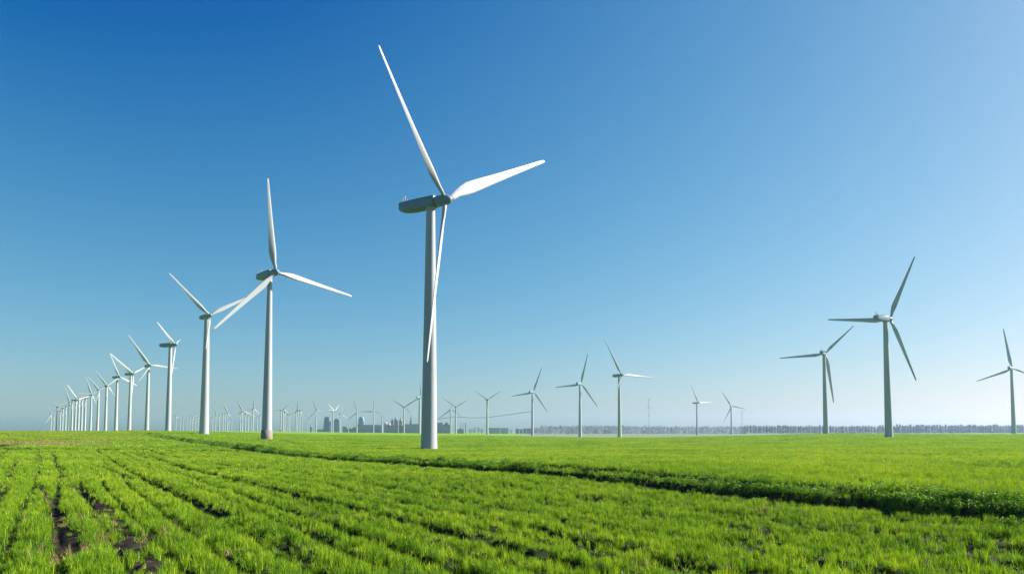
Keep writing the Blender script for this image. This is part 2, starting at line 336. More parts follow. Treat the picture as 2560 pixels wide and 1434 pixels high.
# ground sheet
def build_ground():
    az = np.unique(np.r_[np.linspace(-math.pi, -1.0, 40), np.linspace(-1.0, 1.0, 760), np.linspace(1.0, math.pi, 40)])
    rr = np.r_[0.5, np.geomspace(3, 18, 12)[:-1], np.geomspace(18, 260, 330)[:-1], np.geomspace(260, 5000, 140)]
    Aa, Rr = np.meshgrid(az, rr)
    x = (np.sin(Aa)*Rr).ravel(); y = (np.cos(Aa)*Rr).ravel()
    so, th = masks(x, y); z = ground_z(x, y, (so, th))
    na, nr = len(az), len(rr)
    idx = np.arange(na*nr).reshape(nr, na)
    q = np.stack([idx[:-1,:-1], idx[:-1,1:], idx[1:,1:], idx[1:,:-1]], -1).reshape(-1, 4)
    me = bpy.data.meshes.new('ground'); nv = len(x); nf = len(q)
    me.vertices.add(nv); me.vertices.foreach_set('co', np.c_[x,y,z].astype(np.float32).ravel())
    me.loops.add(nf*4); me.loops.foreach_set('vertex_index', q[:, ::-1].astype(np.int32).ravel())
    me.polygons.add(nf); me.polygons.foreach_set('loop_start', np.arange(0, nf*4, 4, dtype=np.int32))
    me.polygons.foreach_set('loop_total', np.full(nf, 4, np.int32))
    me.polygons.foreach_set('use_smooth', np.ones(nf, bool))
    me.update(calc_edges=True); me.validate()
    u = CX + F*np.arctan2(x, y)   # bearing only, for the neighbouring field with haze painted in
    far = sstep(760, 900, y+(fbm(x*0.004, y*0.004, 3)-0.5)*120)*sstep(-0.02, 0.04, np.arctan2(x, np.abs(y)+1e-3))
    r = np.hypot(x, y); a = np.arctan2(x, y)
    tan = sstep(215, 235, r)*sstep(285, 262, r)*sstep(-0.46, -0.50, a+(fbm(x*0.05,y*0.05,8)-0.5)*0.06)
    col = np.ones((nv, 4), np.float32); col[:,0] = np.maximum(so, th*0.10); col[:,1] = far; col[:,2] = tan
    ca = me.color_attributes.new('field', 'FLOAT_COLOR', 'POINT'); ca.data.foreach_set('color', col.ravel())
    m, nt, out = newmat('field ground')
    at_ = N(nt, 'ShaderNodeAttribute', attribute_name='field'); sep = N(nt, 'ShaderNodeSeparateColor'); nt.links.new(at_.outputs['Color'], sep.inputs[0])
    geo = N(nt, 'ShaderNodeNewGeometry')
    n1 = N(nt, 'ShaderNodeTexNoise', Scale=1.6, Detail=8.0); nt.links.new(geo.outputs['Position'], n1.inputs['Vector'])
    n2 = N(nt, 'ShaderNodeTexNoise', Scale=0.02, Detail=6.0); nt.links.new(geo.outputs['Position'], n2.inputs['Vector'])
    green = ramp(nt, [(0.30,(0.13,0.28,0.009)), (0.55,(0.20,0.38,0.014)), (0.75,(0.28,0.44,0.02))], n2.outputs['Fac'])
    soil = ramp(nt, [(0.32,(0.014,0.010,0.006)), (0.52,(0.036,0.026,0.017)), (0.72,(0.10,0.078,0.055))], n1.outputs['Fac'])
    # under the crop a green darkened to deepen shaded gaps; past the crop the sheet itself carries the green
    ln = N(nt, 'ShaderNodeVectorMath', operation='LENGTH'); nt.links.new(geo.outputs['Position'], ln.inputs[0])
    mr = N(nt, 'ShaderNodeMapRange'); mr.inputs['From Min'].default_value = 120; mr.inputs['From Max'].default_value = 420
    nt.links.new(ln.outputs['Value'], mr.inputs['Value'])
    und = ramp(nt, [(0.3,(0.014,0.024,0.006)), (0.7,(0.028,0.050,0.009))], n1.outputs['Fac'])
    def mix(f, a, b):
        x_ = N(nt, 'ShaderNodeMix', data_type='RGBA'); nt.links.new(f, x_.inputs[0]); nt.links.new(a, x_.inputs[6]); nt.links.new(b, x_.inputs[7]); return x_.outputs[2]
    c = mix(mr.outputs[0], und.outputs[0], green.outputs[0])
    farc = ramp(nt, [(0.35,(0.16,0.22,0.12)), (0.65,(0.24,0.29,0.17))], n2.outputs['Fac'])  # far field paled to grey-green, distance haze put into its colour
    tanc = ramp(nt, [(0.3,(0.26,0.22,0.07)), (0.7,(0.38,0.30,0.12))], n1.outputs['Fac'])
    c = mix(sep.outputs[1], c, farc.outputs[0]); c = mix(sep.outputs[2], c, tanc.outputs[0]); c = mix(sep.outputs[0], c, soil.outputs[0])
    b = N(nt, 'ShaderNodeBsdfPrincipled'); b.inputs['Roughness'].default_value = 0.95; b.inputs['Specular IOR Level'].default_value = 0.1
    bp = N(nt, 'ShaderNodeBump', Strength=0.6, Distance=0.15); nt.links.new(n1.outputs['Fac'], bp.inputs['Height'])
    nt.links.new(bp.outputs[0], b.inputs['Normal'])
    nt.links.new(c, b.inputs['Base Color']); nt.links.new(b.outputs[0], out.inputs[0])
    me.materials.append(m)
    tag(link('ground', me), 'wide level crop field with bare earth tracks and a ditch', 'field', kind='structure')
build_ground()

# ------------------------------------------------------------------ grass
def grass_mat(name, c_dark, c_mid, c_tip, trans, tmix):
    m, nt, out = newmat(name)
    a = N(nt, 'ShaderNodeAttribute', attribute_name='tint')
    oi = N(nt, 'ShaderNodeObjectInfo')
    geo = N(nt, 'ShaderNodeNewGeometry')
    nz = N(nt, 'ShaderNodeTexNoise', Scale=0.055, Detail=4.0); nt.links.new(geo.outputs['Position'], nz.inputs['Vector'])
    s1 = N(nt, 'ShaderNodeMath', operation='MULTIPLY_ADD'); s1.inputs[1].default_value = 0.60; nt.links.new(a.outputs['Fac'], s1.inputs[0])
    s2 = N(nt, 'ShaderNodeMath', operation='MULTIPLY'); s2.inputs[1].default_value = 0.25; nt.links.new(oi.outputs['Random'], s2.inputs[0])
    nt.links.new(s2.outputs[0], s1.inputs[2])
    s3 = N(nt, 'ShaderNodeMath', operation='MULTIPLY_ADD'); s3.inputs[1].default_value = 0.75; nt.links.new(nz.outputs['Fac'], s3.inputs[0]); nt.links.new(s1.outputs[0], s3.inputs[2])
    n3 = N(nt, 'ShaderNodeTexNoise', Scale=0.9, Detail=3.0); nt.links.new(geo.outputs['Position'], n3.inputs['Vector'])
    s5 = N(nt, 'ShaderNodeMath', operation='MULTIPLY_ADD'); s5.inputs[1].default_value = 0.9; nt.links.new(n3.outputs['Fac'], s5.inputs[0]); nt.links.new(s3.outputs[0], s5.inputs[2])
    s4 = N(nt, 'ShaderNodeMath', operation='SUBTRACT'); s4.inputs[1].default_value = 0.74; nt.links.new(s5.outputs[0], s4.inputs[0])
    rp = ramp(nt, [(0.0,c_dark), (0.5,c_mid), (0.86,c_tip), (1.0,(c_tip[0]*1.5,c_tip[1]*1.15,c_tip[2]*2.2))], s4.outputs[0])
    d = N(nt, 'ShaderNodeBsdfPrincipled'); d.inputs['Roughness'].default_value = 0.55; d.inputs['Specular IOR Level'].default_value = 0.25
    nt.links.new(rp.outputs[0], d.inputs['Base Color'])
    t = N(nt, 'ShaderNodeBsdfTranslucent')
    mx = N(nt, 'ShaderNodeMix', data_type='RGBA', blend_type='MULTIPLY'); mx.inputs[0].default_value = 1.0
    nt.links.new(rp.outputs[0], mx.inputs[6]); mx.inputs[7].default_value = (*trans, 1)
    nt.links.new(mx.outputs[2], t.inputs['Color'])
    ms = N(nt, 'ShaderNodeMixShader'); ms.inputs[0].default_value = tmix
    nt.links.new(d.outputs[0], ms.inputs[1]); nt.links.new(t.outputs[0], ms.inputs[2]); nt.links.new(ms.outputs[0], out.inputs[0])
    return m
MG = grass_mat('young crop blades', (0.028,0.10,0.004), (0.195,0.405,0.009), (0.43,0.62,0.022), (1.25,1.15,0.8), 0.34)
ML = grass_mat('broad weed leaves', (0.05,0.15,0.008), (0.13,0.30,0.014), (0.24,0.42,0.022), (1.3,1.3,0.8), 0.35)
def tuft(name, n, rad, h0, h1, w, mat, lean=0.35, seg=3):
    V, Fc, tint = [], [], []
    for i in range(n):
        a = random.uniform(0, 2*math.pi); r = rad*math.sqrt(random.random())
        bx, by = r*math.cos(a), r*math.sin(a)
        h = random.uniform(h0, h1); la = random.uniform(0, 2*math.pi); ln = random.uniform(0.05, lean)*h*(1.8 if random.random() < 0.15 else 1)
        fa = random.uniform(0, math.pi); ww = w*random.uniform(0.7, 1.3); tn = random.random()
        base = len(V)
        for k in range(seg):
            q = k/seg; wd = ww*(1-0.55*q*q)*0.5
            cx = bx+math.cos(la)*ln*q*q; cy = by+math.sin(la)*ln*q*q; cz = -0.06+(h+0.06)*q*(1-0.12*q*(ln/h))
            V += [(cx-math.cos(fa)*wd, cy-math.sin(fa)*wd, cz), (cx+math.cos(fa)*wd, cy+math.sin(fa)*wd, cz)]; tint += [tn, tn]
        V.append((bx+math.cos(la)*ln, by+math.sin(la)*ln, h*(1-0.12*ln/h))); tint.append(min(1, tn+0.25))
        for k in range(seg-1):
            p = base+2*k; Fc.append((p, p+1, p+3, p+2))
        p = base+2*(seg-1); Fc.append((p, p+1, p+2))
    me = mesh(name, V, Fc, mat)
    at_ = me.attributes.new('tint', 'FLOAT', 'POINT'); at_.data.foreach_set('value', tint)
    return bpy.data.objects.new(name, me)
def leafy(name, n, rad, h, ls, mat):
    V, Fc, tint = [], [], []
    for i in range(n):
        a = random.uniform(0, 2*math.pi); r = rad*math.sqrt(random.random()); z = h*random.random()**0.7*(1-0.5*(r/rad)**2)
        c = Vector((r*math.cos(a), r*math.sin(a), z))
        nrm = Vector((random.gauss(0,1), random.gauss(0,1), abs(random.gauss(0.6,0.8)))).normalized()
        t = nrm.orthogonal().normalized(); b = nrm.cross(t); an = random.uniform(0, 6.28)
        t, b = t*math.cos(an)+b*math.sin(an), b*math.cos(an)-t*math.sin(an)
        L = ls*random.uniform(0.6, 1.4); w = L*0.32; p = len(V)
        V += [c-t*L*0.5, c+b*w+nrm*L*0.06, c+t*L*0.5-nrm*L*0.12, c-b*w+nrm*L*0.06]; tn = random.random(); tint += [tn]*4
        Fc.append((p, p+1, p+2, p+3))
    me = mesh(name, V, Fc, mat); at_ = me.attributes.new('tint', 'FLOAT', 'POINT'); at_.data.foreach_set('value', tint)
    return bpy.data.objects.new(name, me)
def scatter(name, objs, pts, rot, scl, var):
    coll = bpy.data.collections.new(name+'_kinds')
    for o in objs: coll.objects.link(o)
    me = bpy.data.meshes.new(name); n = len(pts)
    me.vertices.add(n); me.vertices.foreach_set('co', pts.astype(np.float32).ravel())
    a = me.attributes.new('rot', 'FLOAT_VECTOR', 'POINT'); a.data.foreach_set('vector', rot.astype(np.float32).ravel())
    a = me.attributes.new('scl', 'FLOAT_VECTOR', 'POINT'); a.data.foreach_set('vector', scl.astype(np.float32).ravel())
    a = me.attributes.new('var', 'INT', 'POINT'); a.data.foreach_set('value', var.astype(np.int32))
    o = link(name, me)
    ng = bpy.data.node_groups.new(name, 'GeometryNodeTree')
    ng.interface.new_socket('Geometry', in_out='INPUT', socket_type='NodeSocketGeometry')
    ng.interface.new_socket('Geometry', in_out='OUTPUT', socket_type='NodeSocketGeometry')
    gi = ng.nodes.new('NodeGroupInput'); go = ng.nodes.new('NodeGroupOutput')
    ci = ng.nodes.new('GeometryNodeCollectionInfo'); ci.inputs['Collection'].default_value = coll
    ci.inputs['Separate Children'].default_value = True; ci.inputs['Reset Children'].default_value = True
    ip = ng.nodes.new('GeometryNodeInstanceOnPoints'); ip.inputs['Pick Instance'].default_value = True
    def na(nm, ty):
        k = ng.nodes.new('GeometryNodeInputNamedAttribute'); k.data_type = ty; k.inputs['Name'].default_value = nm; return k.outputs['Attribute']
    er = ng.nodes.new('FunctionNodeEulerToRotation'); ng.links.new(na('rot','FLOAT_VECTOR'), er.inputs[0])
    ng.links.new(gi.outputs[0], ip.inputs['Points']); ng.links.new(ci.outputs[0], ip.inputs['Instance'])
    ng.links.new(na('var','INT'), ip.inputs['Instance Index']); ng.links.new(er.outputs[0], ip.inputs['Rotation'])
    ng.links.new(na('scl','FLOAT_VECTOR'), ip.inputs['Scale']); ng.links.new(ip.outputs[0], go.inputs[0])
    md = o.modifiers.new('scatter', 'NODES'); md.node_group = ng
    return o
def wedge(r0, r1, dens, amax=0.98):
    n = int(amax*(r1*r1-r0*r0)*dens)
    r = np.sqrt(rng.uniform(r0*r0, r1*r1, n)); a = rng.uniform(-amax, amax, n)
    return np.sin(a)*r, np.cos(a)*r
MD = grass_mat('dry stubble', (0.16,0.12,0.04), (0.34,0.27,0.11), (0.48,0.40,0.20), (1.2,1.15,0.9), 0.25)
MY = grass_mat('yellowing crop', (0.13,0.20,0.010), (0.30,0.40,0.020), (0.46,0.54,0.045), (1.2,1.15,0.8), 0.36)
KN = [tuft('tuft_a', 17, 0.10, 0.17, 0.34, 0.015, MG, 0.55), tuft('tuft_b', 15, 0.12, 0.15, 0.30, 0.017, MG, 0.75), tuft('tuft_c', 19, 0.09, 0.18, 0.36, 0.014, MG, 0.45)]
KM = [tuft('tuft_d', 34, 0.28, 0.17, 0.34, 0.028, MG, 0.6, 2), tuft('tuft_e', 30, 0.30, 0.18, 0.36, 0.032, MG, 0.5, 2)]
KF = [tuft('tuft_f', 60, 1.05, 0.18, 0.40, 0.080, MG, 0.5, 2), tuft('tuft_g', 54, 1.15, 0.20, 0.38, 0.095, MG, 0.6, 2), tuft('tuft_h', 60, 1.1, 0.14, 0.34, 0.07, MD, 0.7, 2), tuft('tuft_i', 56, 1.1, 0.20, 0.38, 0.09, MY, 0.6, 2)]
XS, RS, SS, VS = [], [], [], []
for (r0, r1, dens, v0, nv) in ((11, 72, 30.0, 0, 3), (68, 195, 7.0, 3, 2), (185, 640, 0.66, 5, 2)):
    x, y = wedge(r0, r1, dens)
    so, th = masks(x, y); s = ditch_s(x, y)
    ditch = np.exp(-((s+0.35)/0.45)**2)*sstep(330, 160, y)
    bank = np.exp(-((s-0.35)/0.40)**2)+np.exp(-((s-1.8)/0.6)**2)*0.7
    f1 = 1.5 if r0 < 60 else (0.8 if r0 < 180 else 0.2)
    cl = fbm(x*f1, y*f1, 111, 2)
    keep = rng.random(len(x)) > np.clip(so*0.90 + th*0.93 + ditch*0.75 + bank*sstep(330,160,y)*0.45 + (1-sstep(0.29,0.45,cl))*0.55, 0, 0.98)
    a = np.arctan2(x, y); r = np.hypot(x, y)
    x, y, so, th, cl = x[keep], y[keep], so[keep], th[keep], cl[keep]
    z = ground_z(x, y, (so, th))
    hf = (1-0.45*so-0.50*th)*(0.70+0.60*fbm(x*0.45, y*0.45, 81))*(0.38+1.25*cl)
    k = len(x)
    sc = rng.uniform(0.85, 1.2, k)
    XS.append(np.c_[x,y,z]); SS.append(np.c_[sc, sc, sc*hf])
    RS.append(np.c_[rng.normal(0,0.06,k), rng.normal(0,0.06,k), rng.uniform(0,6.283,k)]); v_ = v0+rng.integers(0, nv, k)
    if r0 > 100:
        r = np.hypot(x, y); a = np.arctan2(x, y); wob = (fbm(x*0.05, y*0.05, 8)-0.5)
        pdry = sstep(210, 222, r+wob*14)*sstep(268, 250, r+wob*14)*sstep(-0.475, -0.515, a+wob*0.10)*0.85
        pyel = sstep(262, 285, r)*sstep(560, 430, r)*sstep(-0.40, -0.54, a)*0.8
        q = rng.random(k); v_ = np.where(q < pdry, 7, np.where(q < pyel, 8, v_))
    VS.append(v_)
KD = [tuft('tuft_j', 9, 0.10, 0.30, 0.62, 0.012, MD, 0.5), tuft('tuft_k', 22, 0.22, 0.06, 0.20, 0.020, MD, 0.9)]
x, y = wedge(18, 110, 0.010); k = len(x)
XS.append(np.c_[x,y,ground_z(x,y)]); q = rng.uniform(0.7,1.2,k); SS.append(np.c_[q,q,q]); RS.append(np.c_[rng.normal(0,0.1,k),rng.normal(0,0.1,k),rng.uniform(0,6.283,k)]); VS.append(np.full(k,9))
for (pu, pv, sp, cnt) in ((1530,1232,0.9,30),(1530,1232,1.8,20),(1890,1282,1.1,36),(2450,1272,1.2,30),(830,1205,0.7,10),(330,1350,1.0,26),(330,1350,2.0,30),(250,1300,1.2,24),(120,1395,0.5,14),(1590,1405,0.35,12)):
    cx_, cy_ = on_ground(pu, pv); x = cx_+rng.normal(0,sp,cnt)+rng.normal(0,sp,cnt)*0.6; y = cy_+rng.normal(0,sp*1.6,cnt)
    XS.append(np.c_[x,y,ground_z(x,y)+0.05]); q = rng.uniform(0.7,1.3,cnt); SS.append(np.c_[q,q,q]); RS.append(np.c_[np.zeros(cnt),np.zeros(cnt),rng.uniform(0,6.283,cnt)]); VS.append(np.where(rng.random(cnt)<0.3,9,10))
g = scatter('grass', KN+KM+KF+KD, np.concatenate(XS), np.concatenate(RS), np.concatenate(SS), np.concatenate(VS))
tag(g, 'bright green young crop covering the field in rows', 'grass', kind='stuff')
print('grass points', sum(len(q) for q in XS))
# weeds along the ditch bank
n = 5200
yy = np.exp(rng.uniform(math.log(20), math.log(330), n)); off = rng.normal(0.5, 0.75, n)
xx = T0*yy + DITCH + off + ((fbm(yy/23.0, yy*0+3.3, 5)-0.5)*3.2 + (fbm(yy/5.0, yy*0+8.1, 6)-0.5)*1.6)
kp = (np.abs(np.arctan2(xx, yy)) < 1.0) & (rng.random(n) < 0.25+0.75*sstep(0.35,0.6,fbm(xx*0.3,yy*0.3,77)))
xx, yy = xx[kp], yy[kp]; zz = ground_z(xx, yy); k = len(xx)
sc = rng.uniform(0.7, 1.35, k)*(0.75+0.5*sstep(60,200,yy))
KL = [leafy('weed_a', 60, 0.42, 0.52, 0.11, ML), leafy('weed_b', 48, 0.38, 0.62, 0.13, ML)]
w = scatter('undergrowth', KL, np.c_[xx,yy,zz], np.c_[np.zeros(k),np.zeros(k),rng.uniform(0,6.28,k)], np.c_[sc,sc,sc], rng.integers(0,2,k))
tag(w, 'dark leafy weeds along the shaded ditch bank', 'undergrowth', kind='stuff')

# ------------------------------------------------------------------ turbine parts
def lathe(prof, n, mat, name, axis='Z', cap=True):
    V, Fc = [], []
    for (z, r) in prof:
        for i in range(n):
            a = 2*math.pi*i/n; c, s = r*math.cos(a), r*math.sin(a)
            V.append((c, s, z) if axis == 'Z' else (c, z, s))
    for k in range(len(prof)-1):
        for i in range(n):
            a, b = k*n+i, k*n+(i+1) % n; q = (a, b, b+n, a+n)
            Fc.append(q if axis == 'Z' else q[::-1])
    if cap:
        t = [ (len(prof)-1)*n+i for i in range(n)]; b = list(range(n))[::-1]
        Fc.append(tuple(t) if axis == 'Z' else tuple(t[::-1])); Fc.append(tuple(b) if axis == 'Z' else tuple(b[::-1]))
    me = mesh(name, V, Fc, mat, True)
    return me
def airfoil(ch, th, tw, n):
    """closed section, chord along x (leading edge at +), thickness along y"""
    pts = []
    for i in range(n):
        a = 2*math.pi*i/n; cx = 0.5*math.cos(a); sy = math.sin(a)
        u = 0.5-cx                                  # 0 at leading edge, 1 at trailing edge
        t = th*5*(0.2969*math.sqrt(max(u,0))-0.126*u-0.3516*u*u+0.2843*u**3-0.1030*u**4)
        if th > 0.75: t = 0.5*abs(sy)*th
        pts.append(((cx-0.5+0.30)*ch if th <= 0.75 else cx*ch, math.copysign(t*ch, sy) if abs(sy) > 1e-6 else 0))
    c, s = math.cos(tw), math.sin(tw)
    return [(x*c-y*s, x*s+y*c) for x, y in pts]
def blade_mesh(L, mat, flip, n=16, wmul=1.0):
    st = [(0.015,0.036,1.0,18),(0.06,0.036,1.0,18),(0.10,0.044,0.74,18),(0.15,0.062,0.46,17),(0.21,0.076,0.33,15),(0.28,0.072,0.28,12),(0.38,0.062,0.25,9),(0.5,0.052,0.22,6),(0.65,0.042,0.19,4),(0.8,0.033,0.17,2),(0.92,0.0255,0.16,1),(0.975,0.021,0.15,0),(0.993,0.014,0.15,0),(1.0,0.005,0.15,0)]
    V, Fc = [], []
    for r, c, th, tw in st:
        sec = airfoil(c*L*wmul, th if th > 0.75 else th, math.radians(tw+3), n)
        for x, y in sec: V.append((x*flip, y + 0.012*L*r*r, r*L))
    for k in range(len(st)-1):
        for i in range(n):
            a, b = k*n+i, k*n+(i+1) % n; q = (a, b, b+n, a+n); Fc.append(q if flip > 0 else q[::-1])
    e = [(len(st)-1)*n+i for i in range(n)]; Fc.append(tuple(e) if flip > 0 else tuple(e[::-1]))
    s = list(range(n))[::-1]; Fc.append(tuple(s) if flip > 0 else tuple(s[::-1]))
    return mesh('blade', V, Fc, mat, True)
def rrect(w, h, n=5, p=5.5):
    out = []
    for i in range(4*n):
        a = 2*math.pi*i/(4*n); c, s = math.cos(a), math.sin(a)
        out.append((math.copysign(abs(c)**(2/p), c)*w/2, math.copysign(abs(s)**(2/p), s)*h/2))
    return out
def nacelle_mesh(s, mat):
    # along +y to the rotor; y, width, height, centre z
    secs = [(-8.9,1.9,1.5,0.22),(-8.8,2.3,2.0,0.16),(-8.4,2.5,2.35,0.08),(-7.0,2.7,2.68,-0.04),(-5.0,2.8,2.9,-0.10),(-2.0,2.85,2.95,-0.08),(0.6,2.8,2.85,-0.02),(1.55,2.7,2.75,0.0),(1.6,2.55,2.6,0.0)]
    V, Fc = [], []; n = 20
    for y, w, h, zc in secs:
        for x, z in rrect(w, h): V.append((x*s, y*s, (z+zc)*s))
    for k in range(len(secs)-1):
        for i in range(n):
            a, b = k*n+i, k*n+(i+1) % n; Fc.append((a, a+n, b+n, b))
    Fc.append(tuple(range(n))); Fc.append(tuple((len(secs)-1)*n+i for i in range(n))[::-1])
    me = mesh('nacelle', V, Fc, mat, True)
    return me
def fix(me):
    import bmesh
    bm = bmesh.new(); bm.from_mesh(me); bmesh.ops.recalc_face_normals(bm, faces=bm.faces); bm.to_mesh(me); bm.free(); return me
def spinner_mesh(s, mat):
    prof = [(-2.5,1.2),(-2.45,1.34),(-1.2,1.36),(0.1,1.32),(0.9,1.12),(1.4,0.8),(1.7,0.42),(1.78,0.1)]
    return fix(lathe([(z*s, r*s) for z, r in prof], 20, mat, 'hub', 'Y'))
def box(V, Fc, c, sx, sy, sz):
    p = len(V); x, y, z = c
    for dz in (-1,1):
        for dx, dy in ((-1,-1),(1,-1),(1,1),(-1,1)): V.append((x+dx*sx/2, y+dy*sy/2, z+dz*sz/2))
    Fc += [(p,p+3,p+2,p+1),(p+4,p+5,p+6,p+7),(p,p+1,p+5,p+4),(p+1,p+2,p+6,p+5),(p+2,p+3,p+7,p+6),(p+3,p,p+4,p+7)]
cache = {}
def build_turbine(i, t):
    c, ph, n, nv, hub, up, rt, pts, m = t['sol']
    B = t['B']; d = t['d']; small = t['kind'] == 'small'
    gz = float(ground_z(np.array([B.x]), np.array([B.y]))[0])
    base_z = min(gz, B.z) - 0.6
    s = t['sc']*min(1.0, t['H']/60.0)
    root = empty('wind_turbine', (B.x, B.y, B.z))
    tag(root, t['label'], 'wind turbine', t['group'])
    O = Vector((B.x, B.y, B.z))
    # tower
    top = hub.z - 1.62*s - B.z
    rb, rtp = 2.08*s, 1.06*s
    if i == 0: rb, rtp = 2.1, 1.08
    if i == 1: rb, rtp = 1.98, 0.80
    if i == 2: rb, rtp = 2.45, 1.2
    if small: rb, rtp = 2.1*s, 1.25*s
    lo = base_z - B.z
    prof = [(lo, rb*1.01)]
    for q in (0.0, 0.02, 0.06, 0.15):
        z = top*q; flare = 1+0.04*max(0, 1-q/0.06)**2
        prof.append((z, (rb*0.92+(rtp-rb*0.92)*q)*flare))
    prof += [(top*0.5, rb*0.92+(rtp-rb*0.92)*0.5), (top, rtp)]
    tw = link('tower', lathe(prof, 12 if small else 40, M['tower'], 'tower', cap=False), root)
    if not small and i < 3 or i == len(T)-2:
        for q in (0.32, 0.65):
            r = (rb*0.92+(rtp-rb*0.92)*q)*(1.04 if q < 0.06 else 1); z = top*q
            link('weld_seam', lathe([(z-0.06, r+0.012), (z+0.06, r+0.012)], 40, M['seam'], 'weld_seam', cap=False), tw)
    if i == 1:
        bd = link('base_band', lathe([(lo+0.02, rb*1.05), (0.0, rb*1.035), (3.2, rb*0.985), (3.22, rb*0.95)], 32, M['band'], 'base_band', cap=False), tw)
        bd['label'] = 'tan painted band'
    if not small:
        link('flange', lathe([(top-0.35, rtp*1.0), (top-0.33, rtp*1.12), (top+0.3, rtp*1.12)], 28, M['seam'], 'flange', cap=False), tw)
    # nacelle frame: local y along the rotor axis
    R3 = Matrix((rt, nv, up)).transposed() if False else Matrix(((rt.x, nv.x, up.x), (rt.y, nv.y, up.y), (rt.z, nv.z, up.z)))
    if R3.determinant() < 0: R3 = Matrix(((-rt.x, nv.x, up.x), (-rt.y, nv.y, up.y), (-rt.z, nv.z, up.z)))
    over = OVER*t['sc']
    ncl = Vector((B.x, B.y, hub.z)) - O
    MN = R3.to_4x4(); MN.translation = ncl
    key = ('n', round(s, 2))
    if key not in cache:
        cache[key] = fix(nacelle_mesh(s, M['nacelle'])); cache[('h', round(s,2))] = spinner_mesh(s, M['nacelle'])
    na = link('nacelle', cache[key], root); na.matrix_local = MN
    hb = link('hub', cache[('h', round(s,2))], root); MH = R3.to_4x4(); MH.translation = hub-O; hb.matrix_local = MH
    if not small:
        V, Fc = [], []
        box(V, Fc, (-0.45*s,-7.9*s,2.15*s), 0.14, 0.14, 1.6*s); box(V, Fc, (0.45*s,-8.0*s,1.95*s), 0.12, 0.12, 1.2*s)
        box(V, Fc, (-0.45*s,-7.9*s,3.02*s), 0.5, 0.12, 0.1); box(V, Fc, (0.45*s,-8.0*s,2.6*s), 0.1, 0.5, 0.1)
        wm = link('weather_mast', mesh('weather_mast', V, Fc, M['grey_metal']), na)
        V, Fc = [], []
        ln_ = lathe([(1.55*s,0.22),(1.9*s,0.22),(2.05*s,0.15),(2.1*s,0.02)], 10, M['red'], 'beacon'); bo = link('beacon', ln_, na); bo.location = (0, -7.2*s, 0)
    flip = -1 if t['mode'] == 'F' else 1
    Ls = [q[1] for q in pts]
    for (ang, L) in pts:
        sp = (up*math.cos(ang) + rt*math.sin(ang)).normalized()
        ch = sp.cross(nv).normalized()             # in the rotor plane
        # trailing edge shows on the anticlockwise side as seen by the camera
        Mx = Matrix(((ch.x, nv.x, sp.x), (ch.y, nv.y, sp.y), (ch.z, nv.z, sp.z)))
        sgn = 1
        if Mx.determinant() < 0:
            ch = -ch; Mx = Matrix(((ch.x, nv.x, sp.x), (ch.y, nv.y, sp.y), (ch.z, nv.z, sp.z)))
        tocam = Vector((0,0,CAMH))-hub
        front = nv.dot(tocam) > 0
        # from the front, anticlockwise of sp is -(sp x nv)... choose the chord sign accordingly
        ccw = nv.cross(sp) if front else -nv.cross(sp)
        fl = -1 if ch.dot(ccw) > 0 else 1
        wm = 0.68 if i == 0 else (1.0 if i < 3 or t['mode'] == 'R' else (0.8 if t['group'] in (G4, G5) else 1.3))
        bl = link('blade', blade_mesh(L, M['blade'], fl, 10 if small else 18, wm), root)
        M4 = Mx.to_4x4(); M4.translation = hub-O; bl.matrix_local = M4
    return root
for i, t in enumerate(T):
    print('T%02d d=%.0f phi=%d cost=%.2f L=%s' % (i, t['d'], t['sol'][1], t['sol'][0], [round(q[1],1) for q in t['sol'][7]]))
    build_turbine(i, t)

# the thin white cable slung between two towers
def tube(name, pts, r, mat, n=6):
    V, Fc = [], []
    for k, p in enumerate(pts):
        for i in range(n):
            a = 2*math.pi*i/n; V.append((p[0], p[1]+r*math.cos(a), p[2]+r*math.sin(a)))
    for k in range(len(pts)-1):
        for i in range(n):
            a, b = k*n+i, k*n+(i+1) % n; Fc.append((a, b, b+n, a+n))
    return mesh(name, V, Fc, mat, True)
cb = tube('cable', [at(u, v, 1016) for u, v in ((1092,1047),(1103,1046),(1116,1043.5),(1130,1041),(1150,1041.5),(1175,1043.5),(1215,1043),(1250,1039),(1290,1033),(1329,1027.5))], 0.42, M['blade'])
tag(link('cable', cb), 'thin white cable sagging from the tallest tower to a dark turbine tower', 'cable')

# ------------------------------------------------------------------ lattice masts
def mast(u, vt, vb, d, arms, label):
    b = at(u, vb, d); h = at(u, vt, d).z-b.z
    r = empty('radio_mast', b); tag(r, label, 'mast')
    V, Fc = [], []
    for k in range(3):
        a = k*2.094; box(V, Fc, (0.7*math.cos(a), 0.7*math.sin(a), h/2-1), 0.16, 0.16, h+2)
    nb = int(h/2.2)
    for k in range(nb):
        box(V, Fc, (0, 0, k*2.2), 1.3, 0.12, 0.12); box(V, Fc, (0, 0, k*2.2+1.1), 0.12, 1.3, 0.12)
    link('lattice', mesh('lattice', V, Fc, M['grey_metal']), r)
    for q, w in arms:
        V, Fc = [], []; box(V, Fc, (0, 0, h*q), w, 0.35, 0.35); box(V, Fc, (-w/2, 0, h*q+0.8), 0.3, 0.3, 1.8); box(V, Fc, (w/2, 0, h*q+0.8), 0.3, 0.3, 1.8)
        link('crossarm', mesh('crossarm', V, Fc, M['grey_metal']), r)
mast(1622.5, 995, 1086, 1700, [(0.73,13),(0.53,6),(0.95,4)], 'thin grey lattice mast with crossarms rising from the wood')
mast(1855.6, 1023, 1085, 1700, [(0.85,2.5)], 'very thin wire like mast beside a small grey turbine')

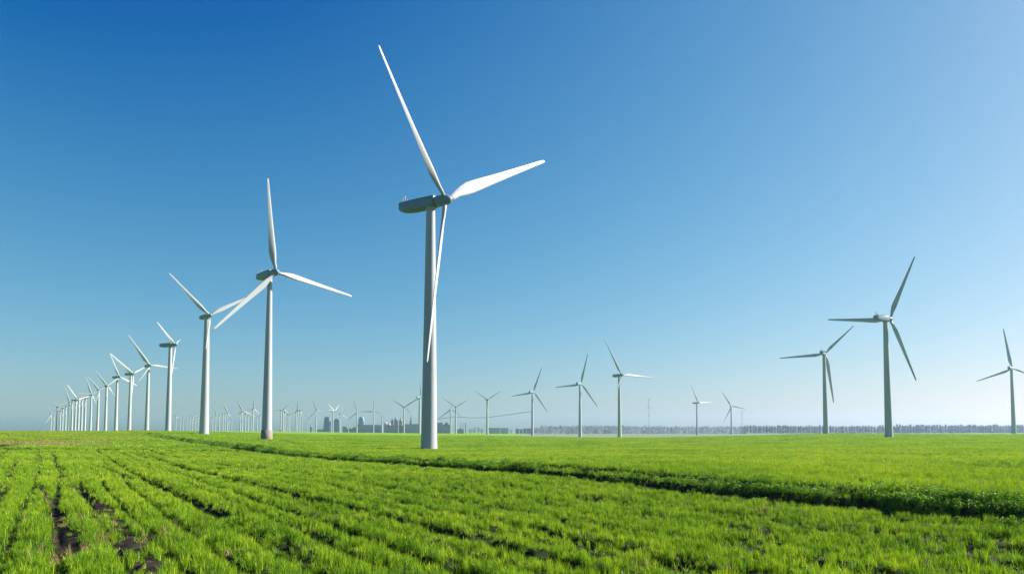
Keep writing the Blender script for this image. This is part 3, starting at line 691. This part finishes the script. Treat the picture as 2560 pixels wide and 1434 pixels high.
# ------------------------------------------------------------------ town
def facade(name, wall, glass, sx, sz, mortar=0.35):
    wall = [q*1.1 for q in wall]; glass = [q*1.15 for q in glass]
    m, nt, out = newmat(name)
    tc = N(nt, 'ShaderNodeTexCoord'); sep = N(nt, 'ShaderNodeSeparateXYZ'); nt.links.new(tc.outputs['Object'], sep.inputs[0])
    ad = N(nt, 'ShaderNodeMath', operation='ADD'); nt.links.new(sep.outputs[0], ad.inputs[0]); nt.links.new(sep.outputs[1], ad.inputs[1])
    cb_ = N(nt, 'ShaderNodeCombineXYZ'); nt.links.new(ad.outputs[0], cb_.inputs[0]); nt.links.new(sep.outputs[2], cb_.inputs[1])
    br = N(nt, 'ShaderNodeTexBrick'); br.offset = 0.0
    br.inputs['Scale'].default_value = 1.0; br.inputs['Brick Width'].default_value = sx; br.inputs['Row Height'].default_value = sz
    br.inputs['Mortar Size'].default_value = mortar; br.inputs['Color1'].default_value = (*glass,1); br.inputs['Color2'].default_value = (*[c*1.5 for c in glass],1); br.inputs['Mortar'].default_value = (*wall,1)
    nt.links.new(cb_.outputs[0], br.inputs['Vector'])
    b = N(nt, 'ShaderNodeBsdfPrincipled'); b.inputs['Roughness'].default_value = 0.5
    nt.links.new(br.outputs['Color'], b.inputs['Base Color']); nt.links.new(b.outputs[0], out.inputs[0]); return m
B1 = facade('blue glass ribs', (0.13,0.16,0.24), (0.03,0.045,0.09), 3.0, 4.0, 0.5)
B2 = facade('teal cladding', (0.14,0.20,0.22), (0.07,0.11,0.13), 2.6, 3.6, 0.5)
B3 = facade('bright blue glass', (0.16,0.26,0.34), (0.05,0.14,0.24), 2.4, 3.0, 0.35)
B4 = facade('grey violet wall', (0.23,0.20,0.20), (0.10,0.09,0.10), 3.0, 3.4, 1.0)
B5 = facade('brown stone', (0.20,0.15,0.13), (0.06,0.05,0.05), 2.2, 3.0, 0.8)
B6 = facade('purple wall', (0.24,0.19,0.24), (0.10,0.09,0.13), 3.2, 3.6, 1.0)
B7 = facade('grey wall', (0.26,0.28,0.31), (0.10,0.11,0.13), 2.8, 3.2, 1.1)
B8 = facade('blue hoarding', (0.08,0.13,0.38), (0.05,0.09,0.26), 5.0, 3.2, 0.5)
RF = noisy('brown roof', (0.24,0.15,0.10), (0.32,0.21,0.14), 0.2, 0.8, 0.2)
RG = noisy('slate roof', (0.11,0.12,0.15), (0.17,0.18,0.21), 0.2, 0.8, 0.2)
WH = noisy('pale roof', (0.55,0.53,0.50), (0.66,0.64,0.60), 0.2, 0.6, 0.2)
DT = 2350.0
def px(n): return n*DT/F
def bld(name, u0, u1, vt, label, cat, d=DT, vb=1082.0, depth=0.8, group=None):
    c = at((u0+u1)/2, vb, d); w = (u1-u0)*d/F; h = (vb-vt)*d/F
    z = float(ground_z(np.array([c.x]), np.array([c.y]))[0])
    r = empty(name, (c.x, c.y, min(z, c.z))); tag(r, label, cat, group)
    return r, w, h+(c.z-min(z, c.z)), w*depth
def prism(secs, n=4, sq=True):
    """stack of sections (z, width, depth, exponent)"""
    V, Fc = [], []; m = 20
    for z, w, dp, p in secs:
        for i in range(m):
            a = 2*math.pi*(i+0.5)/m; c, s = math.cos(a), math.sin(a)
            V.append((math.copysign(abs(c)**(2/p), c)*w/2, math.copysign(abs(s)**(2/p), s)*dp/2, z))
    for k in range(len(secs)-1):
        for i in range(m):
            a, b = k*m+i, k*m+(i+1) % m; Fc.append((a, b, b+m, a+m))
    Fc.append(tuple((len(secs)-1)*m+i for i in range(m))); Fc.append(tuple(range(m))[::-1])
    return V, Fc
def part(name, VF, mat, parent, loc=(0,0,0), smooth=False):
    o = link(name, mesh(name, VF[0], VF[1], mat, smooth), parent); o.location = loc; return o
def bx_(c, sx, sy, sz):
    V, Fc = [], []; box(V, Fc, c, sx, sy, sz); return V, Fc
def gable(w, dp, z, rise, along='y'):
    V = [(-w/2,-dp/2,z),(w/2,-dp/2,z),(w/2,dp/2,z),(-w/2,dp/2,z),(0,-dp/2,z+rise),(0,dp/2,z+rise)] if along == 'y' else [(-w/2,-dp/2,z),(w/2,-dp/2,z),(w/2,dp/2,z),(-w/2,dp/2,z),(-w/2,0,z+rise),(w/2,0,z+rise)]
    Fc = [(0,1,4),(1,2,5,4),(2,3,5),(3,0,4,5),(3,2,1,0)] if along == 'y' else [(0,1,5,4),(1,2,5),(2,3,4,5),(3,0,4),(3,2,1,0)]
    return V, Fc
# ribbed curved tower
r, w, h, dp = bld('office_tower', 810, 828.5, 1041, 'dark blue ribbed office tower with bowed sides and a slanted top', 'tower')
part('wall', prism([(-2,w,dp,5),(h*0.3,w*0.97,dp*0.97,5),(h*0.6,w*0.88,dp*0.9,5),(h*0.85,w*0.76,dp*0.8,5),(h*0.97,w*0.66,dp*0.7,5)]), B1, r, (-w*0.06,0,0))
V, Fc = [], []
for k in range(7): box(V, Fc, (-w*0.36+k*w*0.1, -dp*0.36, h*0.99), 0.8, 0.8, h*0.06)
part('roof', (V, Fc), RG, r)
part('side_wing', prism([(-2,w*0.3,dp*0.8,5),(h*0.72,w*0.24,dp*0.7,5)]), B1, r, (w*0.38,0,0))
r, w, h, dp = bld('office_tower', 835, 849, 1044, 'teal grey city tower with a pointed roof', 'tower', d=DT+30)
part('wall', bx_((0,0,h*0.42-1), w, dp, h*0.84+2), B2, r); part('roof', gable(w*1.02, dp*1.02, h*0.84+0.02, h*0.16), B2, r)
r, w, h, dp = bld('office_tower', 895.5, 911, 1041, 'bright blue glass tower with a rounded crown and pale ribs', 'tower', d=DT+120)
part('wall', prism([(-2,w,dp,3.5),(h*0.55,w,dp,3.5),(h*0.75,w*0.93,dp*0.93,3.5),(h*0.9,w*0.80,dp*0.8,3.2),(h*0.97,w*0.62,dp*0.62,3),(h,w*0.4,dp*0.4,3)]), B3, r)
for sx in (-1, 1):
    V, Fc = [], []; box(V, Fc, (sx*w*0.52,-dp*0.3,h*0.36), 0.9, 0.9, h*0.76); part('rib', (V, Fc), WH, r)
r, w, h, dp = bld('office_block', 894, 955, 1061.5, 'long low grey violet block with brown roof edge below the blue tower', 'building', d=DT+20, depth=0.25)
part('wall', bx_((0,0,h*0.46-1), w, dp, h*0.92+2), B4, r); part('roof', bx_((0,0,h*0.96), w*1.01, dp*1.04, h*0.08), RF, r)
part('hoarding', bx_((w*0.22,-dp*0.5-0.4,h*0.28), w*0.28, 0.8, h*0.5), B8, r)
for (u0, u1, vt, lab) in ((977,983.5,1043,'slim brown spired tower beside the pale domes'),(985,994.5,1040,'widest brown spired tower, middle of the three together'),(997.5,1006.5,1043,'brown spired tower touching the dark turbine')):
    r, w, h, dp = bld('church_tower', u0, u1, vt, lab, 'tower', d=DT+60, group='brown spired towers')
    part('wall', prism([(-2,w,w,4),(h*0.66,w*0.95,w*0.95,4)]), B5, r); part('spire', prism([(h*0.66+0.02,w*0.97,w*0.97,3),(h*0.84,w*0.6,w*0.6,2.5),(h,w*0.06,w*0.06,2)]), B5, r)
    V, Fc = [], []
    for sx in (-1,1): box(V, Fc, (sx*w*0.4,-w*0.4,h*0.71), w*0.12, w*0.12, h*0.14)
    part('pinnacle', (V, Fc), B5, r)
r, w, h, dp = bld('church_tower', 1024, 1030.5, 1037, 'lone pointed spire above the purple block', 'tower', d=DT+60, depth=1.0)
part('wall', prism([(-2,w,w,4),(h*0.5,w*0.9,w*0.9,4)]), B5, r); part('spire', prism([(h*0.5+0.02,w*0.92,w*0.92,3),(h*0.75,w*0.5,w*0.5,2.5),(h,w*0.05,w*0.05,2)]), RG, r)
r, w, h, dp = bld('apartment_block', 1012, 1048, 1059.5, 'long purple tinted block beside the tallest turbine tower', 'building', depth=0.35)
part('wall', bx_((0,0,h*0.47-1), w, dp, h*0.94+2), B6, r); part('roof', bx_((0,0,h*0.97), w*1.01, dp*1.03, h*0.06), RG, r)
r, w, h, dp = bld('apartment_block', 962, 1011, 1063, 'brown grey block under the three brown spires', 'building', d=DT+10, depth=0.3)
part('wall', bx_((0,0,h*0.47-1), w, dp, h*0.94+2), B5, r); part('roof', bx_((0,0,h*0.97), w*1.01, dp*1.03, h*0.06), RF, r)
for (u0, u1, vt, lab) in ((960,968,1054,'small pale dome just past the long low block'),(968.5,977,1057,'small pale dome beside the slim brown spire')):
    r, w, h, dp = bld('domed_hall', u0, u1, vt, lab, 'building', d=DT+40, depth=1.0)
    part('wall', prism([(-2,w,w,3),(h*0.8,w,w,3)]), B7, r); part('dome', prism([(h*0.8+0.02,w*0.98,w*0.98,2),(h*0.9,w*0.8,w*0.8,2),(h*0.97,w*0.45,w*0.45,2),(h,w*0.08,w*0.08,2)]), WH, r, smooth=True)
r, w, h, dp = bld('domed_hall', 774, 781, 1060, 'small dark pointed dome between the far white turbines', 'building', depth=1.0)
part('wall', prism([(-2,w,w,3),(h*0.5,w*0.95,w*0.95,3)]), B1, r); part('dome', prism([(h*0.5+0.02,w*0.95,w*0.95,2),(h*0.75,w*0.7,w*0.7,2),(h,w*0.06,w*0.06,2)]), B1, r, smooth=True)
lows = [(794,810,1072,B7,'flat',WH,'low pale roofed house just before the ribbed tower'),(857,868,1066,B2,'flat',RG,'low grey block behind the short turbine'),(868,880,1068,B1,'gable',RG,'dark low house nearer the short turbine'),(880,894,1066,B1,'gable',RG,'dark low house touching the long low block'),
        (1093,1107,1056,B5,'flat',RG,'brown flat topped hall beside the tallest tower'),(1108,1125,1054,B5,'gable',RG,'brown gabled hall behind the white V bladed turbine'),
        (1143,1160,1070,B4,'gable',RG,'low slate roofed house by the chimneys'),(1222,1250,1069,B7,'flat',RG,'wide grey flat block past the grey V bladed turbine'),(1251.5,1271,1069.5,B7,'flat',RG,'narrower grey flat block, second past the V bladed turbine'),
        (1289,1297.5,1071,B4,'flat',RG,'first small square block of the four before the wood'),(1299,1306.5,1072,B4,'flat',RG,'second small square block of the four before the wood'),(1308,1316,1070.5,B4,'flat',RG,'third small square block of the four before the wood'),(1317,1328,1070,B4,'flat',RG,'last small square block, nearest the dark turbine tower')]
for (u0, u1, vt, m, kind, rm, lab) in lows:
    r, w, h, dp = bld('house' if kind == 'gable' else 'town_block', u0, u1, vt, lab, 'building', depth=0.6)
    if kind == 'flat':
        part('wall', bx_((0,0,h*0.46-1), w, dp, h*0.92+2), m, r); part('roof', bx_((0,0,h*0.96), w*1.03, dp*1.04, h*0.08), rm, r)
    else:
        part('wall', bx_((0,0,h*0.34-1), w, dp, h*0.68+2), m, r); part('roof', gable(w*1.04, dp*1.04, h*0.68+0.02, h*0.32), rm, r)
for (u, vt, wpx, lab) in ((1151,1057.5,1.6,'thin chimney nearest the white V bladed turbine'),(1157.5,1056,1.6,'thin chimney, middle of the three'),(1164,1057,3.0,'thickest dark chimney of the three')):
    r, w, h, dp = bld('chimney_stack', u-wpx/2, u+wpx/2, vt, lab, 'chimney', depth=1.0, group='chimneys in the town')
    part('shaft', prism([(-2,w,w,2),(h*0.94,w*0.8,w*0.8,2)]), B5, r); part('rim', prism([(h*0.94+0.02,w*0.95,w*0.95,2),(h,w*0.95,w*0.95,2)]), RG, r)

# ------------------------------------------------------------------ trees
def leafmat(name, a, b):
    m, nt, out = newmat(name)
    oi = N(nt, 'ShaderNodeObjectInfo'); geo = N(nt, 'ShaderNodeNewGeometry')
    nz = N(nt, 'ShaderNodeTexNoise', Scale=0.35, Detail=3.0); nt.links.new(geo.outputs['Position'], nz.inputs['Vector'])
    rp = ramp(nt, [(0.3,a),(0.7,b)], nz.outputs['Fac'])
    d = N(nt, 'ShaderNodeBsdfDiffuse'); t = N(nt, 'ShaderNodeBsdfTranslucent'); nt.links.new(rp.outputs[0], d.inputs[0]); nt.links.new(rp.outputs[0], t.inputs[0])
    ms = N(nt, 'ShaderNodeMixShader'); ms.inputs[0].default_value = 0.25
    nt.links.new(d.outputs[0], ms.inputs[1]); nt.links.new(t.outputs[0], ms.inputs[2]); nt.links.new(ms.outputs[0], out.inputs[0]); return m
LF = leafmat('haze-paled wood foliage', (0.21,0.235,0.24), (0.29,0.31,0.31)); BK = noisy('bark', (0.07,0.055,0.045), (0.12,0.10,0.085), 1.0, 0.9, 0.1)  # foliage greyed and lightened, standing in for part of the distance haze
def crown_geo(h, w, n, shape, lo=0.12):
    V, Fc = [], []
    for i in range(n):
        q = random.random(); z = h*(lo+(1-lo)*q)
        rr = w/2*(math.sin(math.pi*min(1, q*0.9+0.12))**0.6 if shape == 'round' else (1-q)**0.55*min(1, q*5+0.4))
        a = random.uniform(0, 6.283); r = rr*math.sqrt(random.random())
        c = Vector((r*math.cos(a), r*math.sin(a), z)); s = random.uniform(0.35, 0.95)*(0.6+h/25)
        nr = Vector((random.gauss(0,1), random.gauss(0,1), random.gauss(0.4,0.8))).normalized(); t = nr.orthogonal().normalized(); b = nr.cross(t)
        p = len(V); V += [c-t*s, c+b*s*0.7, c+t*s, c-b*s*0.8]; Fc.append((p,p+1,p+2,p+3))
    return V, Fc
def trunk_geo(h, r):
    V, Fc = [], []
    for z, k in ((-1,1.2),(h*0.15,1),(h*0.5,0.6),(h*0.9,0.15)):
        for i in range(6): V.append((r*k*math.cos(i*1.047), r*k*math.sin(i*1.047), z))
    for k in range(3):
        for i in range(6):
            a, b = k*6+i, k*6+(i+1) % 6; Fc.append((a,b,b+6,a+6))
    # a few limbs
    for k in range(5):
        z = h*random.uniform(0.25,0.6); a = random.uniform(0,6.28); L = h*0.2; p = len(V)
        e = Vector((math.cos(a)*L*0.6, math.sin(a)*L*0.6, z+L)); o = Vector((0,0,z))
        for q, s in ((o, r*0.4), (e, r*0.08)):
            V += [q+Vector((s,0,0)), q+Vector((-s*0.5,s*0.87,0)), q+Vector((-s*0.5,-s*0.87,0))]
        for i in range(3): Fc.append((p+i, p+(i+1)%3, p+3+(i+1)%3, p+3+i))
    return V, Fc
DW = 1950.0
KT = []
for k in range(6):
    w = (8.2, 9.0, 7.2, 9.8, 8.0, 6.8)[k]; sh = 'round'
    KT.append((mesh('crown', *crown_geo(21, w, 330, sh), LF), mesh('trunk', *trunk_geo(20, 0.35), BK)))
LAB = 'hazy grey tree of the even row on the far edge of the fields'
u = 1862.0; nt_ = 0
while u < 2570:
    d = DW+random.uniform(-25, 25)
    b = at(u, 1083.5, d); z = float(ground_z(np.array([b.x]), np.array([b.y]))[0])
    # top of the row in the photograph dips a little in the middle
    vt = 1062.0+random.uniform(-1.2, 2.4) - (1.5 if u > 2240 else 0) + (1.5 if 2080 < u < 2200 else 0)
    h = at(u, vt, d).z - z
    me_c, me_t = random.choice(KT)
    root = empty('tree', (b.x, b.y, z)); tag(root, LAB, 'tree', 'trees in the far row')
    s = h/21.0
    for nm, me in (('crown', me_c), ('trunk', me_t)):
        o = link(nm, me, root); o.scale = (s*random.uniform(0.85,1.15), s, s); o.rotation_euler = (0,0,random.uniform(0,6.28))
    u += random.uniform(5.0, 8.2); nt_ += 1
print('trees', nt_)
# the wood that reads as one mass
V, Fc = [], []
def addtree(u, vt, vb, d, w, n, shape='round'):
    b = at(u, vb, d); z = float(ground_z(np.array([b.x]), np.array([b.y]))[0]); h = at(u, vt, d).z-z
    v, f = crown_geo(h, w, n, shape, 0.02); p = len(V)
    V.extend([q+Vector((b.x,b.y,z)) for q in v]); Fc.extend([tuple(i+p for i in k) for k in f])
u = 1334.0
while u < 1866:
    hv = 1066.0 + random.uniform(-2.6, 2.0) - 2.5*math.exp(-((u-1500)/110)**2) + (3 if u < 1350 else 0)
    addtree(u, hv, 1083.5, DW+random.uniform(-40, 60), random.uniform(6, 10), 120, random.choice(('round','round','cone')))
    u += random.uniform(1.8, 3.8)
u = 1850.0
while u < 2572:
    addtree(u, 1065.3+random.uniform(-1.6,1.6), 1083.5, DW+45+random.uniform(0, 30), random.uniform(7,10), 70); u += random.uniform(2.4, 4.2)
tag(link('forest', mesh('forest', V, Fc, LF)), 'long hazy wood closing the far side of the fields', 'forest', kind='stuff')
# round trees among the low roofs of the town
for (u, vt, w, lab) in ((1176,1070,12,'low round tree just past the thick chimney'),(1186,1067,15,'broad round tree, tallest beside the town roofs'),(1196,1067.5,14,'round tree close to the grey V bladed turbine'),(1205,1071,11,'small round tree at the foot of the grey V bladed turbine'),(1278,1073,10,'small round tree between the grey flat blocks and the square blocks')):
    b = at(u, 1082.5, 2250); z = float(ground_z(np.array([b.x]), np.array([b.y]))[0]); h = at(u, vt, 2250).z-z
    root = empty('tree', (b.x,b.y,z)); tag(root, lab, 'tree')
    part('crown', crown_geo(h, w, 200, 'round', 0.1), LF, root); part('trunk', trunk_geo(h*0.9, 0.4), BK, root)

# ------------------------------------------------------------------ haze
HZ = 114.0
V, Fc = [], []; box(V, Fc, (0, 0, (HZ-12)/2), 10400, 10400, HZ+12)
m, nt, out = newmat('thin haze')
pv = N(nt, 'ShaderNodeVolumePrincipled'); pv.inputs['Color'].default_value = (0.46,0.68,1.0,1); pv.inputs['Density'].default_value = 0.000085
pv.inputs['Anisotropy'].default_value = 0.4
nt.links.new(pv.outputs[0], out.inputs['Volume'])
tag(link('haze', mesh('haze', V, Fc, m)), 'thin pale haze lying over the fields', 'haze', kind='stuff')

# ------------------------------------------------------------------ sky and sun
SKYFIT = [(0.050, 1.58, 0.95, 0), (0.100, 1.00, 0.61, 0), (0.15, 0.845, 0.51, 0)]
wd = bpy.data.worlds.new('World'); SC.world = wd; wd.use_nodes = True
nt = wd.node_tree; nt.nodes.clear()
out = nt.nodes.new('ShaderNodeOutputWorld'); bg = nt.nodes.new('ShaderNodeBackground'); bg.inputs['Strength'].default_value = 0.05
sk = nt.nodes.new('ShaderNodeTexSky'); sk.sky_type = 'NISHITA'; sk.sun_disc = False
sk.sun_elevation = SUN_EL; sk.sun_rotation = SUN_AZ; sk.altitude = 0
sk.air_density = 1.0; sk.dust_density = 1.0; sk.ozone_density = 10.0
# a deeper, more saturated blue: smooth contrast on each colour of the sky
sp = nt.nodes.new('ShaderNodeSeparateColor'); cm = nt.nodes.new('ShaderNodeCombineColor')
nt.links.new(sk.outputs[0], sp.inputs[0])
def mth(op, a, b):
    n_ = nt.nodes.new('ShaderNodeMath'); n_.operation = op; nt.links.new(a, n_.inputs[0]); n_.inputs[1].default_value = b; return n_.outputs[0]
for k, (off_, gain, pw, kp) in enumerate(SKYFIT):
    v = mth('SUBTRACT', sp.outputs[k], off_*10)
    v = mth('MAXIMUM', v, 0.02); v = mth('MULTIPLY', v, 0.1); v = mth('POWER', v, pw); v = mth('MULTIPLY', v, gain*10)
    nt.links.new(v, cm.inputs[k])
nt.links.new(cm.outputs[0], bg.inputs[0]); nt.links.new(bg.outputs[0], out.inputs[0])
ld = bpy.data.lights.new('sun', 'SUN'); ld.energy = 5.0; ld.angle = math.radians(0.5); ld.color = (1.0, 0.93, 0.83)
so_ = bpy.data.objects.new('sun', ld); COL.objects.link(so_); so_.location = (300, 150, 250)
sd = Vector((math.sin(SUN_AZ)*math.cos(SUN_EL), math.cos(SUN_AZ)*math.cos(SUN_EL), math.sin(SUN_EL)))
so_.rotation_euler = (-sd).to_track_quat('-Z', 'Y').to_euler()

vs = SC.view_settings; vs.view_transform = 'Standard'; vs.look = 'None'; vs.gamma = 1.0; vs.exposure = 1.4; vs.use_curve_mapping = False
cy = SC.cycles
cy.max_bounces = 8; cy.diffuse_bounces = 2; cy.glossy_bounces = 2; cy.transmission_bounces = 6; cy.volume_bounces = 1; cy.transparent_max_bounces = 8
cy.sample_clamp_indirect = 4.0
cy.use_denoising = True; cy.denoising_input_passes = 'RGB_ALBEDO_NORMAL'; cy.denoising_prefilter = 'ACCURATE'
